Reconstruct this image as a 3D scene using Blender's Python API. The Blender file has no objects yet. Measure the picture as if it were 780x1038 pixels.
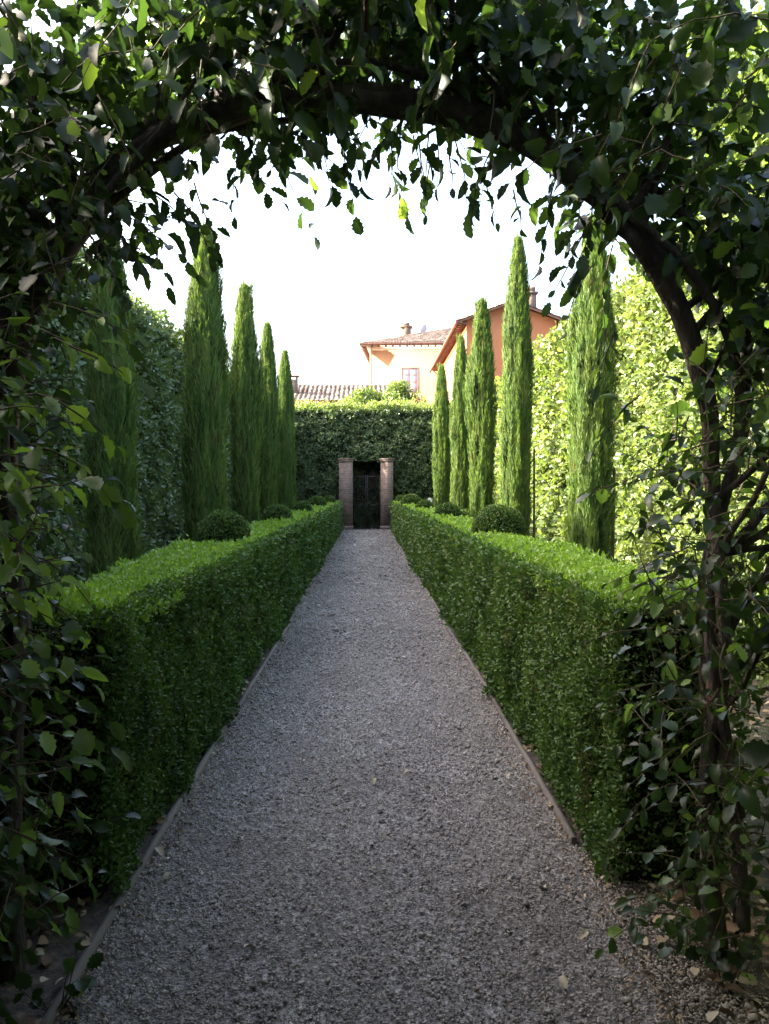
import bpy, math
import numpy as np
from math import radians as rad, pi

# ------------------------------------------------------------------ camera, sky, sun, exposure
S = bpy.context.scene
COL = S.collection
EYE = 1.55
cam = bpy.data.cameras.new("Camera")
cam.sensor_fit = 'VERTICAL'; cam.sensor_height = 36.0; cam.sensor_width = 36.0
cam.lens = 36.0 * 815 / 1038
cam.clip_start = 0.05; cam.clip_end = 2000
co = bpy.data.objects.new("Camera", cam); COL.objects.link(co)
co.location = (0, 0, EYE)
co.rotation_euler = (rad(90 - 1.55), 0, rad(-1.27))
S.camera = co

SUN_DIR = np.array([-0.94, 0.16, 0.555]); SUN_DIR /= np.linalg.norm(SUN_DIR)
ELEV = math.asin(SUN_DIR[2]); AZ = math.atan2(SUN_DIR[0], SUN_DIR[1])   # clockwise from +Y
w = bpy.data.worlds.new("World"); S.world = w; w.use_nodes = True
nt = w.node_tree; nt.nodes.clear()
sky = nt.nodes.new('ShaderNodeTexSky'); sky.sky_type = 'NISHITA'; sky.sun_disc = False
sky.sun_elevation = ELEV; sky.sun_rotation = AZ
sky.dust_density = 6.0; sky.air_density = 1.0; sky.ozone_density = 0.3
bg = nt.nodes.new('ShaderNodeBackground'); bg.inputs['Strength'].default_value = 0.15
wo = nt.nodes.new('ShaderNodeOutputWorld')
nt.links.new(sky.outputs[0], bg.inputs[0]); nt.links.new(bg.outputs[0], wo.inputs[0])
sl = bpy.data.lights.new("Sun", 'SUN'); sl.energy = 4.6; sl.angle = rad(0.53); sl.color = (1.0, 0.93, 0.80)
so = bpy.data.objects.new("Sun", sl); COL.objects.link(so)
from mathutils import Vector
so.rotation_euler = Vector(SUN_DIR.tolist()).to_track_quat('Z', 'Y').to_euler()
S.view_settings.view_transform = 'Standard'; S.view_settings.look = 'None'
S.view_settings.exposure = 2.97; S.view_settings.gamma = 1.0
S.render.engine = 'CYCLES'
S.cycles.max_bounces = 6; S.cycles.diffuse_bounces = 4; S.cycles.glossy_bounces = 2
S.cycles.transmission_bounces = 4; S.cycles.transparent_max_bounces = 4
S.cycles.use_denoising = True

# ------------------------------------------------------------------ numpy helpers
def hash3(i, j, k):
    h = (i.astype(np.int64) * 374761393 + j.astype(np.int64) * 668265263 + k.astype(np.int64) * 2147483647) & 0xffffffff
    h = ((h ^ (h >> 13)) * 1274126177) & 0xffffffff
    h = h ^ (h >> 16)
    return (h & 0xffffff) / float(0xffffff)
def noise(P, sx, sy=None, sz=None, off=0.0):
    """value noise 0..1; sx.. are frequencies per metre"""
    sy = sx if sy is None else sy; sz = sx if sz is None else sz
    q = P * np.array([sx, sy, sz]) + off + 1000.0
    f0 = np.floor(q); f = q - f0; f = f * f * (3 - 2 * f); i = f0.astype(np.int64)
    r = 0
    for a in (0, 1):
        for b in (0, 1):
            for c in (0, 1):
                wt = (f[:, 0] if a else 1 - f[:, 0]) * (f[:, 1] if b else 1 - f[:, 1]) * (f[:, 2] if c else 1 - f[:, 2])
                r = r + wt * hash3(i[:, 0] + a, i[:, 1] + b, i[:, 2] + c)
    return r
def unit(v):
    return v / np.maximum(np.linalg.norm(v, axis=-1, keepdims=True), 1e-9)

class MB:
    """collects polygons (arrays) for ONE mesh"""
    def __init__(s): s.V = []; s.F = []; s.R = []; s.M = []; s.n = 0
    def add(s, V, F, rnd=None, mat=0):
        V = np.asarray(V, float).reshape(-1, 3); F = np.asarray(F, np.int64)
        s.V.append(V); s.F.append(F + s.n); s.M.append(np.full(len(F), mat))
        s.R.append(np.zeros(len(V)) + 0.5 if rnd is None else np.asarray(rnd, float)); s.n += len(V)
    def box(s, x0, x1, y0, y1, z0, z1, mat=0, rnd=None):
        V = [(x, y, z) for x in (x0, x1) for y in (y0, y1) for z in (z0, z1)]
        F = [(0, 1, 3, 2), (4, 6, 7, 5), (0, 4, 5, 1), (2, 3, 7, 6), (0, 2, 6, 4), (1, 5, 7, 3)]
        s.add(V, F, None if rnd is None else np.full(8, rnd), mat)
    def poly(s, V, mat=0):
        s.add(V, [tuple(range(len(V)))], None, mat)
    def tube(s, P, R, n=6, mat=0, rnd=0.5, cap=True, rough=0.0, seed=0):
        P = np.asarray(P, float); R = np.broadcast_to(np.asarray(R, float), (len(P),))
        T = np.gradient(P, axis=0); T = unit(T)
        ref = np.array([0.0, 1.0, 0.12]) if abs(T[:, 1]).mean() < .8 else np.array([1.0, 0, 0.1])
        A = unit(np.cross(T, ref)); B = np.cross(T, A)
        a = np.linspace(0, 2 * pi, n, endpoint=False)
        rr = R[:, None] * np.ones(n)
        if rough:
            q = np.stack([np.repeat(np.arange(len(P)) * .9, n), np.tile(np.cos(a) * 1.5, len(P)), np.tile(np.sin(a) * 1.5, len(P))], 1)
            rr = rr * (1 + rough * (noise(q, 1.0, off=seed * 7.7).reshape(len(P), n) - .5) * 2)
        V = P[:, None, :] + rr[..., None] * (np.cos(a)[None, :, None] * A[:, None, :] + np.sin(a)[None, :, None] * B[:, None, :])
        i = np.arange(len(P) - 1)[:, None] * n; j = np.arange(n)[None, :]; k = (j + 1) % n
        F = np.stack([i + j, i + k, i + n + k, i + n + j], -1).reshape(-1, 4)
        s.add(V.reshape(-1, 3), F, np.full(len(P) * n, rnd), mat)
        if cap:
            s.add(V[0], [tuple(range(n))[::-1]], None, mat); s.add(V[-1], [tuple(range(n))], None, mat)
    def grid(s, V, mat=0, closed=False, rnd=None):
        a, b = V.shape[:2]
        i = np.arange(a - 1)[:, None] * b; jj = np.arange(b if closed else b - 1)[None, :]; k = (jj + 1) % b
        F = np.stack([i + jj, i + k, i + b + k, i + b + jj], -1).reshape(-1, 4)
        s.add(V.reshape(-1, 3), F, rnd, mat)
    def build(s, name, mats, parent=None, smooth=False, link=True):
        me = bpy.data.meshes.new(name)
        V = np.concatenate(s.V); R = np.concatenate(s.R)
        me.vertices.add(len(V)); me.vertices.foreach_set('co', V.astype(np.float32).ravel())
        idx = np.concatenate([f.ravel() for f in s.F]).astype(np.int32)
        cnt = np.concatenate([np.full(len(f), f.shape[1], np.int32) for f in s.F])
        me.loops.add(len(idx)); me.loops.foreach_set('vertex_index', idx)
        me.polygons.add(len(cnt))
        st = np.zeros(len(cnt), np.int32); st[1:] = np.cumsum(cnt)[:-1]
        me.polygons.foreach_set('loop_start', st); me.polygons.foreach_set('loop_total', cnt)
        me.polygons.foreach_set('material_index', np.concatenate(s.M).astype(np.int32))
        if smooth: me.polygons.foreach_set('use_smooth', np.ones(len(cnt), bool))
        at = me.attributes.new('rnd', 'FLOAT', 'POINT'); at.data.foreach_set('value', R.astype(np.float32))
        me.update(calc_edges=True); me.validate()
        for m in (mats if isinstance(mats, (list, tuple)) else [mats]): me.materials.append(m)
        o = bpy.data.objects.new(name, me)
        COL.objects.link(o)
        if parent is not None: o.parent = parent
        return o

def tag(o, label=None, cat=None, group=None, kind=None):
    if label: o['label'] = label
    if cat: o['category'] = cat
    if group: o['group'] = group
    if kind: o['kind'] = kind
    return o
def empty(name, loc=(0, 0, 0), rz=0):
    o = bpy.data.objects.new(name, None); COL.objects.link(o); o.empty_display_size = .1
    o.location = loc; o.rotation_euler = (0, 0, rz); return o
def copy_tree(o, parent=None):
    c = o.copy(); COL.objects.link(c); c.parent = parent
    for ch in list(o.children): copy_tree(ch, c)
    return c

# leaf templates: (verts, faces), x along the leaf, y across, z up
T_SMALL = (np.array([(0, 0, 0), (.5, .27, .09), (1, 0, -.03), (.5, -.27, .09)]), np.array([(0, 2, 1), (0, 3, 2)]))
T_ROUND = (np.array([(0, 0, 0), (.25, .26, .07), (.72, .24, .05), (1, 0, -.06), (.72, -.24, .05), (.25, -.26, .07)]),
           np.array([(0, 3, 2, 1), (0, 5, 4, 3)]))
T_SPRAY = (np.array([(0, 0, 0), (.35, .055, .02), (1, 0, .03), (.35, -.055, .02)]), np.array([(0, 2, 1), (0, 3, 2)]))
def lobed(wmax, ts, ws, curl, fold):
    V = []; F = []
    n = len(ts)
    for t, wd in zip(ts, ws):
        z = -curl * t * t
        V += [(t, 0, z), (t - .03, wd * wmax, z + fold * wd * wmax + .02 * math.sin(9 * t)), (t - .03, -wd * wmax, z + fold * wd * wmax - .02 * math.sin(9 * t))]
    for i in range(n - 1):
        a = 3 * i; b = a + 3
        F += [(a, b, b + 1, a + 1), (a, a + 2, b + 2, b)]
    return np.array(V), np.array(F)
T_OAK = lobed(.36, [0, .12, .2, .3, .42, .52, .62, .74, .84, .93, 1.0],
              [.02, .25, .62, .54, .97, .80, 1.0, .72, .74, .40, .03], .18, .35)
T_OAK2 = lobed(.30, [0, .1, .2, .32, .42, .54, .64, .76, .86, .94, 1.0],
              [.02, .40, .74, .70, .96, .84, .93, .66, .60, .33, .02], .50, .8)

def leaves(mb, P, A, N, size, tpl, rng, mat=0, wid=None, rnd=None):
    if len(P) == 0: return
    TV, TF = tpl
    A = unit(A); N = N - (N * A).sum(1, keepdims=True) * A; N = unit(N); B = np.cross(N, A)
    size = np.broadcast_to(size, (len(P),))[:, None, None]
    wd = np.ones(len(P)) if wid is None else wid
    V = P[:, None, :] + size * (TV[None, :, 0:1] * A[:, None, :] + TV[None, :, 1:2] * B[:, None, :] * wd[:, None, None] + TV[None, :, 2:3] * N[:, None, :])
    F = TF[None] + (np.arange(len(P)) * len(TV))[:, None, None]
    r = rng.random(len(P)) if rnd is None else rnd
    mb.add(V.reshape(-1, 3), F.reshape(-1, TF.shape[1]), np.repeat(r, len(TV)), mat)

# ------------------------------------------------------------------ materials
def new_mat(name):
    m = bpy.data.materials.new(name); m.use_nodes = True
    nt = m.node_tree; nt.nodes.clear()
    out = nt.nodes.new('ShaderNodeOutputMaterial')
    return m, nt, out
def ramp(nt, fac, stops):
    r = nt.nodes.new('ShaderNodeValToRGB')
    e = r.color_ramp.elements
    while len(e) < len(stops): e.new(.5)
    for k, (p, c) in enumerate(stops):
        e[k].position = p; e[k].color = (*c, 1)
    nt.links.new(fac, r.inputs[0]); return r.outputs[0]
def tex_noise(nt, scale, detail=3, vec='Object', rough=.55, mapscale=None):
    tc = nt.nodes.new('ShaderNodeTexCoord'); n = nt.nodes.new('ShaderNodeTexNoise')
    n.inputs['Scale'].default_value = scale; n.inputs['Detail'].default_value = detail; n.inputs['Roughness'].default_value = rough
    src = tc.outputs[vec]
    if mapscale:
        mp = nt.nodes.new('ShaderNodeMapping'); mp.inputs['Scale'].default_value = mapscale
        nt.links.new(src, mp.inputs[0]); src = mp.outputs[0]
    nt.links.new(src, n.inputs[0]); return n.outputs[0]
def mix(nt, a, b, fac, mode='MIX'):
    m = nt.nodes.new('ShaderNodeMix'); m.data_type = 'RGBA'; m.blend_type = mode
    for s, v in ((m.inputs[0], fac), (m.inputs[6], a), (m.inputs[7], b)):
        if hasattr(v, 'links'): nt.links.new(v, s)
        elif isinstance(v, (int, float)): s.default_value = v
        else: s.default_value = (*v, 1)
    return m.outputs[2]
def bump(nt, h, strength, dist):
    b = nt.nodes.new('ShaderNodeBump'); b.inputs['Strength'].default_value = strength; b.inputs['Distance'].default_value = dist
    nt.links.new(h, b.inputs['Height']); return b.outputs[0]

def leaf_mat(name, stops, trans=.35, tcol=(1.5, 1.6, .6), rough=.45, clump=3.0, spec=.4, new=(.10, .16, .03), newamt=.5, brown=0.0):
    m, nt, out = new_mat(name)
    at = nt.nodes.new('ShaderNodeAttribute'); at.attribute_name = 'rnd'
    c = ramp(nt, at.outputs['Fac'], stops)
    n = tex_noise(nt, clump, 3)
    f = ramp(nt, n, [(.42, (0, 0, 0)), (.68, (newamt,) * 3)])
    c = mix(nt, c, new, f)
    if brown:
        nb = tex_noise(nt, 4.5, 4, mapscale=(1, 1, .6)); c = mix(nt, c, (.13, .09, .04), ramp(nt, nb, [(.60, (0, 0, 0)), (.72, (brown,) * 3)]))
    p = nt.nodes.new('ShaderNodeBsdfPrincipled')
    nt.links.new(c, p.inputs['Base Color']); p.inputs['Roughness'].default_value = rough
    p.inputs['Specular IOR Level'].default_value = spec
    t = nt.nodes.new('ShaderNodeBsdfTranslucent')
    tc = mix(nt, c, tcol, 1.0, 'MULTIPLY'); nt.links.new(tc, t.inputs['Color'])
    ms = nt.nodes.new('ShaderNodeMixShader'); ms.inputs[0].default_value = trans
    nt.links.new(p.outputs[0], ms.inputs[1]); nt.links.new(t.outputs[0], ms.inputs[2]); nt.links.new(ms.outputs[0], out.inputs[0])
    return m
def plain(name, stops, scale=6, rough=.8, bscale=None, bstr=.4, bdist=.01, spec=.3, metallic=0, mapscale=None, attr=False):
    m, nt, out = new_mat(name)
    if attr:
        at = nt.nodes.new('ShaderNodeAttribute'); at.attribute_name = 'rnd'; src = at.outputs['Fac']
    else:
        src = tex_noise(nt, scale, 5, mapscale=mapscale)
    c = ramp(nt, src, stops)
    p = nt.nodes.new('ShaderNodeBsdfPrincipled'); nt.links.new(c, p.inputs['Base Color'])
    p.inputs['Roughness'].default_value = rough; p.inputs['Specular IOR Level'].default_value = spec; p.inputs['Metallic'].default_value = metallic
    if bscale: nt.links.new(bump(nt, tex_noise(nt, bscale, 6, mapscale=mapscale), bstr, bdist), p.inputs['Normal'])
    nt.links.new(p.outputs[0], out.inputs[0]); return m

G = lambda a, b, c: (a, b, c)
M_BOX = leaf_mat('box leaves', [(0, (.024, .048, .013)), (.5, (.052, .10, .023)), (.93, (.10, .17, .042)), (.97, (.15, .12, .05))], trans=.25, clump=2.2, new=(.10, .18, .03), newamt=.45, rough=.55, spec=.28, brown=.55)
M_BOXTOP = leaf_mat('box new growth', [(0, (.10, .18, .03)), (.5, (.16, .27, .045)), (1, (.23, .34, .07))], trans=.40, clump=4, new=(.26, .36, .07), newamt=.4, rough=.45)  # paler leaves: skylight on the low hedge tops is put into the colour
M_CYP = leaf_mat('cypress sprays', [(0, (.045, .085, .026)), (.6, (.10, .165, .042)), (.93, (.17, .235, .06)), (.985, (.24, .18, .09))], trans=.32, clump=3.5, tcol=(1.4, 1.4, .5), new=(.16, .20, .06), brown=.6, newamt=.5, rough=.6, spec=.2)
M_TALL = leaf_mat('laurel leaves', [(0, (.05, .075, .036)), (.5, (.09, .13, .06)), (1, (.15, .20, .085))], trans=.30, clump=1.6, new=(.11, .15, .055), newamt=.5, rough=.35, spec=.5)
M_TALLR = leaf_mat('hornbeam hedge leaves', [(0, (.05, .08, .028)), (.5, (.105, .15, .048)), (1, (.19, .235, .085))], trans=.38, clump=1.6, tcol=(1.45, 1.5, .65), new=(.20, .24, .085), newamt=.6, rough=.45)  # sunlight on the right tall hedge is painted into these yellower leaf colours
M_ARCH = leaf_mat('arch leaves', [(0, (.010, .019, .009)), (.45, (.018, .035, .013)), (.85, (.036, .064, .020)), (.95, (.12, .18, .045)), (1, (.24, .34, .08))], trans=.36, clump=2.5, tcol=(1.7, 1.9, .7), new=(.06, .10, .026), newamt=.35, rough=.42, spec=.38)  # brightest stops paint sky brightness into leaves at the arch edges
M_TREE = leaf_mat('tree leaves', [(0, (.05, .085, .03)), (.5, (.09, .14, .04)), (1, (.15, .20, .07))], trans=.42, clump=1.0, tcol=(1.6, 1.6, .6), new=(.14, .19, .06), newamt=.5)
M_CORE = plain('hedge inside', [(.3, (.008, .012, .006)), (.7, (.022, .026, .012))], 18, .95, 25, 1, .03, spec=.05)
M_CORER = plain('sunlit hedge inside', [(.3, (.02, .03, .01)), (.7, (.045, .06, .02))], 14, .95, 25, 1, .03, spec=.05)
M_BARK = plain('bark', [(.3, (.022, .017, .014)), (.55, (.055, .044, .035)), (.75, (.12, .105, .085))], 16, .95, 38, 1.0, .03, mapscale=(1, 1, .35))
M_TWIG = plain('twig', [(.3, (.05, .035, .02)), (.7, (.10, .075, .045))], 20, .8)
M_RUST = plain('rusty iron', [(.3, (.035, .02, .016)), (.7, (.10, .045, .034))], 9, .75, 40, .3, .004)
M_IRON = plain('dark iron', [(.3, (.010, .008, .008)), (.7, (.022, .016, .014))], 9, .6)
M_STAKE = plain('stake wood', [(.3, (.05, .035, .025)), (.7, (.09, .065, .045))], 12, .85)
M_LITTER = plain('dry leaves', [(0, (.10, .06, .035)), (.4, (.20, .13, .075)), (.8, (.32, .24, .15)), (1, (.42, .36, .26))], rough=.7, attr=True)
M_STONE = plain('gravel stones', [(0, (.12, .10, .082)), (.35, (.245, .211, .176)), (.8, (.37, .323, .274)), (.97, (.52, .46, .39))], rough=.62, spec=.5, attr=True)
M_WOOD = plain('weathered board', [(.3, (.09, .075, .06)), (.7, (.21, .18, .15))], 7, .85, 30, .5, .006, mapscale=(1, .15, 1))
M_WHITE = plain('white petals', [(.3, (.75, .74, .70)), (.7, (.82, .81, .78))], 20, .5)

def ground_mat():
    m, nt, out = new_mat('soil')
    n1 = tex_noise(nt, .6, 6); n2 = tex_noise(nt, 22, 6)
    c = ramp(nt, n2, [(.3, (.035, .026, .02)), (.55, (.085, .065, .048)), (.75, (.15, .12, .09))])
    c = mix(nt, c, (.045, .06, .02), ramp(nt, n1, [(.5, (0, 0, 0)), (.65, (.6,) * 3)]))
    p = nt.nodes.new('ShaderNodeBsdfPrincipled'); nt.links.new(c, p.inputs['Base Color']); p.inputs['Roughness'].default_value = .95
    nt.links.new(bump(nt, n2, .8, .03), p.inputs['Normal']); nt.links.new(p.outputs[0], out.inputs[0]); return m
def gravel_mat():
    m, nt, out = new_mat('gravel bed')
    tc = nt.nodes.new('ShaderNodeTexCoord')
    v = nt.nodes.new('ShaderNodeTexVoronoi'); v.inputs['Scale'].default_value = 75
    nt.links.new(tc.outputs['Object'], v.inputs[0])
    sep = nt.nodes.new('ShaderNodeSeparateColor'); nt.links.new(v.outputs['Color'], sep.inputs[0])
    c = ramp(nt, sep.outputs[0], [(0, (.10, .088, .078)), (.5, (.20, .18, .16)), (1, (.36, .325, .29))])
    n1 = tex_noise(nt, 1.3, 5)
    c = mix(nt, c, ramp(nt, n1, [(.35, (.78, .76, .76)), (.65, (1.1, 1.1, 1.12))]), 1.0, 'MULTIPLY')
    p = nt.nodes.new('ShaderNodeBsdfPrincipled'); nt.links.new(c, p.inputs['Base Color']); p.inputs['Roughness'].default_value = .9
    nt.links.new(bump(nt, v.outputs['Distance'], .7, .012), p.inputs['Normal'])
    nt.links.new(p.outputs[0], out.inputs[0]); return m
def brick_mat():
    m, nt, out = new_mat('old brick')
    tc = nt.nodes.new('ShaderNodeTexCoord')
    sx = nt.nodes.new('ShaderNodeSeparateXYZ'); nt.links.new(tc.outputs['Object'], sx.inputs[0])
    ad = nt.nodes.new('ShaderNodeMath'); nt.links.new(sx.outputs[0], ad.inputs[0]); nt.links.new(sx.outputs[1], ad.inputs[1])
    cb = nt.nodes.new('ShaderNodeCombineXYZ'); nt.links.new(ad.outputs[0], cb.inputs[0]); nt.links.new(sx.outputs[2], cb.inputs[1])
    b = nt.nodes.new('ShaderNodeTexBrick'); nt.links.new(cb.outputs[0], b.inputs[0])
    b.inputs['Scale'].default_value = 1; b.inputs['Brick Width'].default_value = .25; b.inputs['Row Height'].default_value = .07
    b.inputs['Mortar Size'].default_value = .009; b.inputs['Color1'].default_value = (.13, .08, .06, 1); b.inputs['Color2'].default_value = (.21, .14, .105, 1)
    b.inputs['Mortar'].default_value = (.20, .175, .15, 1)
    n = tex_noise(nt, 9, 5)
    c = mix(nt, b.outputs[0], ramp(nt, n, [(.3, (.6, .6, .6)), (.7, (1.15, 1.1, 1.1))]), 1.0, 'MULTIPLY')
    p = nt.nodes.new('ShaderNodeBsdfPrincipled'); nt.links.new(c, p.inputs['Base Color']); p.inputs['Roughness'].default_value = .9
    nt.links.new(bump(nt, b.outputs[1], -.5, .01), p.inputs['Normal']); nt.links.new(p.outputs[0], out.inputs[0]); return m
M_SOIL = ground_mat(); M_GRAVEL = gravel_mat(); M_BRICK = brick_mat()
M_PEACH = plain('peach plaster', [(.3, (.35, .185, .098)), (.7, (.41, .225, .125))], .6, .9, 12, .2, .01)
M_ORANGE = plain('orange plaster', [(.3, (.36, .145, .07)), (.7, (.44, .185, .095))], .6, .9, 12, .2, .01)
M_CREAM = plain('cream trim', [(.3, (.60, .50, .42)), (.7, (.70, .60, .52))], 2, .9)
M_OLD = plain('old wall', [(.3, (.25, .19, .14)), (.7, (.45, .36, .28))], 1.5, .9, 10, .4, .02)
M_TILE = plain('roof tiles', [(0, (.09, .06, .05)), (.35, (.17, .12, .095)), (.7, (.27, .20, .16)), (1, (.36, .32, .27))], rough=.9, attr=True)
M_EAVE = plain('eave wood', [(.3, (.10, .055, .042)), (.7, (.19, .10, .075))], 4, .8)
M_GLASS = plain('shuttered pane', [(.3, (.40, .42, .50)), (.7, (.48, .50, .58))], 3, .35, spec=.5)
M_FRAME = plain('stone surround', [(.3, (.22, .20, .17)), (.7, (.31, .28, .25))], 3, .8)
M_PIPE = plain('copper pipe', [(.3, (.12, .14, .11)), (.7, (.20, .22, .18))], 3, .5)
M_DISH = plain('dish', [(.3, (.26, .25, .32)), (.7, (.32, .31, .38))], 3, .4)

# ------------------------------------------------------------------ ground, path
mb = MB(); mb.poly([(-600, -600, 0), (600, -600, 0), (600, 600, 0), (-600, 600, 0)])
tag(mb.build('ground', M_SOIL), 'brown soil ground of the garden beds', 'ground', kind='structure')
PX = 0.90
ys = np.linspace(-8, 31.6, 120)
def edge(side, y):
    q = np.stack([np.full_like(y, side * 3.), y, np.zeros_like(y)], 1)
    return side * (PX + (noise(q, .45) - .5) * .05)
mb = MB(); xl = edge(-1, ys); xr = edge(1, ys)
V = np.stack([np.stack([xl, ys, np.full_like(ys, .005)], 1), np.stack([xr, ys, np.full_like(ys, .005)], 1)], 1)
mb.grid(V[:, ::-1])
tag(mb.build('path', M_GRAVEL), 'straight grey gravel path between low box hedges', 'path', kind='structure')

def lod_sample(rng, n, y0, y1, dref, power=2.0, floor=0.002):
    """y values accepted with probability (dref/y)^power"""
    y = rng.uniform(y0, y1, n); pr = np.clip((dref / np.maximum(np.abs(y), .1)) ** power, floor, 1)
    pr[y < 0] = floor
    return y[rng.random(n) < pr]

# real stones on the near path, thinning with distance
rng = np.random.default_rng(5)
def stones():
    mb = MB()
    y = lod_sample(rng, 820000, 2.0, 31.3, 3.0, 1.9)
    x = rng.uniform(-.93, .93, len(y)); keep = np.abs(x) < PX + .03 * rng.random(len(y)); x = x[keep]; y = y[keep]
    # extra scattered onto the soil on the right near the viewpoint, where the path has no edging
    n2 = 9000; x2 = .9 + np.abs(rng.normal(0, .18, n2)); y2 = rng.uniform(2.0, 3.4, n2)
    x = np.concatenate([x, x2]); y = np.concatenate([y, y2])
    n = len(x)
    s = rng.lognormal(-5.55, .42, n) * np.clip((y / 3.6) ** .8, 1, 4.5)
    base = np.array([(1, 0, 0), (0, 1, 0), (-1, 0, 0), (0, -1, 0), (0, 0, .8), (0, 0, -.6), (.75, .75, .1), (-.7, .6, -.1)])
    a = rng.uniform(0, 2 * pi, n)
    oc = base[:6][None] * (1 + .5 * (rng.random((n, 6, 1)) - .5)) + .25 * (rng.random((n, 6, 3)) - .5)
    oc[..., 1] *= rng.uniform(.6, 1, n)[:, None]; oc[..., 2] *= rng.uniform(.5, .9, n)[:, None]
    tl = rng.normal(0, .35, (n, 1)); oc[..., 2] += oc[..., 0] * tl
    c, sn = np.cos(a)[:, None], np.sin(a)[:, None]
    X = oc[..., 0] * c - oc[..., 1] * sn; Y = oc[..., 0] * sn + oc[..., 1] * c
    V = np.stack([X, Y, oc[..., 2]], -1) * s[:, None, None]
    q = np.stack([x, y, 0 * x], 1)
    V += np.stack([x, y, .008 + s * .3 + .006 * noise(q, 3)], 1)[:, None]
    F = np.array([(0, 1, 4), (1, 2, 4), (2, 3, 4), (3, 0, 4), (1, 0, 5), (2, 1, 5), (3, 2, 5), (0, 3, 5)])
    F = F[None] + (np.arange(n) * 6)[:, None, None]
    r = np.clip(rng.random(n) * .75 + .40 * (noise(q, 1.4, .5) - .35) + .22 * (noise(q, 6) - .5) + .10 * np.exp(-(x / .45) ** 2) - .05, 0, 1); big = rng.random(n) < .012; s = s
    mb.add(V.reshape(-1, 3), F.reshape(-1, 3), np.repeat(r, 6))
    return tag(mb.build('gravel', M_STONE), 'loose grey gravel stones covering the path', 'gravel', kind='stuff')
stones()

for side in (-1, 1):
    mb = MB(); y = 2.15 if side < 0 else 3.45; r2 = np.random.default_rng(3 + side)
    while y < 31.3:
        L = r2.uniform(1.6, 2.4); y2 = min(y + L, 31.4); yy = np.linspace(y, y2 - .02, 8)
        xe = edge(side, yy) + side * .005 + r2.uniform(-.008, .008); t = .024; h = r2.uniform(.022, .042)
        zz = h + .010 * (r2.random(8) - .5)
        sec = np.stack([np.stack([xe - t / 2, yy, yy * 0 - .03], 1), np.stack([xe - t / 2, yy, zz], 1), np.stack([xe + t / 2, yy, zz - .003], 1), np.stack([xe + t / 2, yy, yy * 0 - .03], 1)], 1)
        mb.grid(sec, closed=True); mb.add(sec[0], [(0, 1, 2, 3)]); mb.add(sec[-1], [(3, 2, 1, 0)]); y = y2
    o = mb.build('kerb_strip', M_WOOD)
    tag(o, 'thin weathered timber edging along the %s side of the gravel path' % ('left' if side < 0 else 'right'), 'path edging', kind='structure')

# ------------------------------------------------------------------ hedges
CAMP = np.array([0, 0, EYE])
def hedge_core(mb, x0, x1, y0, y1, z0, z1, ins, amp, freq, mat, stepy=.25, holes=None):
    """rounded, uneven closed block"""
    ny = max(4, int((y1 - y0) / stepy)); yy = np.linspace(y0 + ins, y1 - ins, ny)
    w = x1 - x0 - 2 * ins
    prof = []
    nz = max(3, int((z1 - z0) / .22)); nx = max(3, int(w / .15))
    for t in np.linspace(0, 1, nz): prof.append((x0 + ins, z0 + t * (z1 - ins - z0)))
    for t in np.linspace(0, 1, nx)[1:-1]: prof.append((x0 + ins + t * w, z1 - ins))
    for t in np.linspace(1, 0, nz): prof.append((x1 - ins, z0 + t * (z1 - ins - z0)))
    prof = np.array(prof)
    V = np.stack([np.broadcast_to(prof[None, :, 0], (ny, len(prof))), np.broadcast_to(yy[:, None], (ny, len(prof))), np.broadcast_to(prof[None, :, 1], (ny, len(prof)))], -1).copy()
    f = V.reshape(-1, 3); d = (noise(f, freq) - .5) * amp; d2 = (noise(f, freq, off=50) - .5) * amp
    V[..., 0] += d.reshape(V.shape[:2]); V[..., 2] += np.where(V[..., 2] > z0 + .01, d2.reshape(V.shape[:2]), 0)
    mb.grid(V, mat)
    n = len(prof)
    mb.add(V[0], [tuple(range(n))[::-1]], None, mat); mb.add(V[-1], [tuple(range(n))], None, mat)

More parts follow.
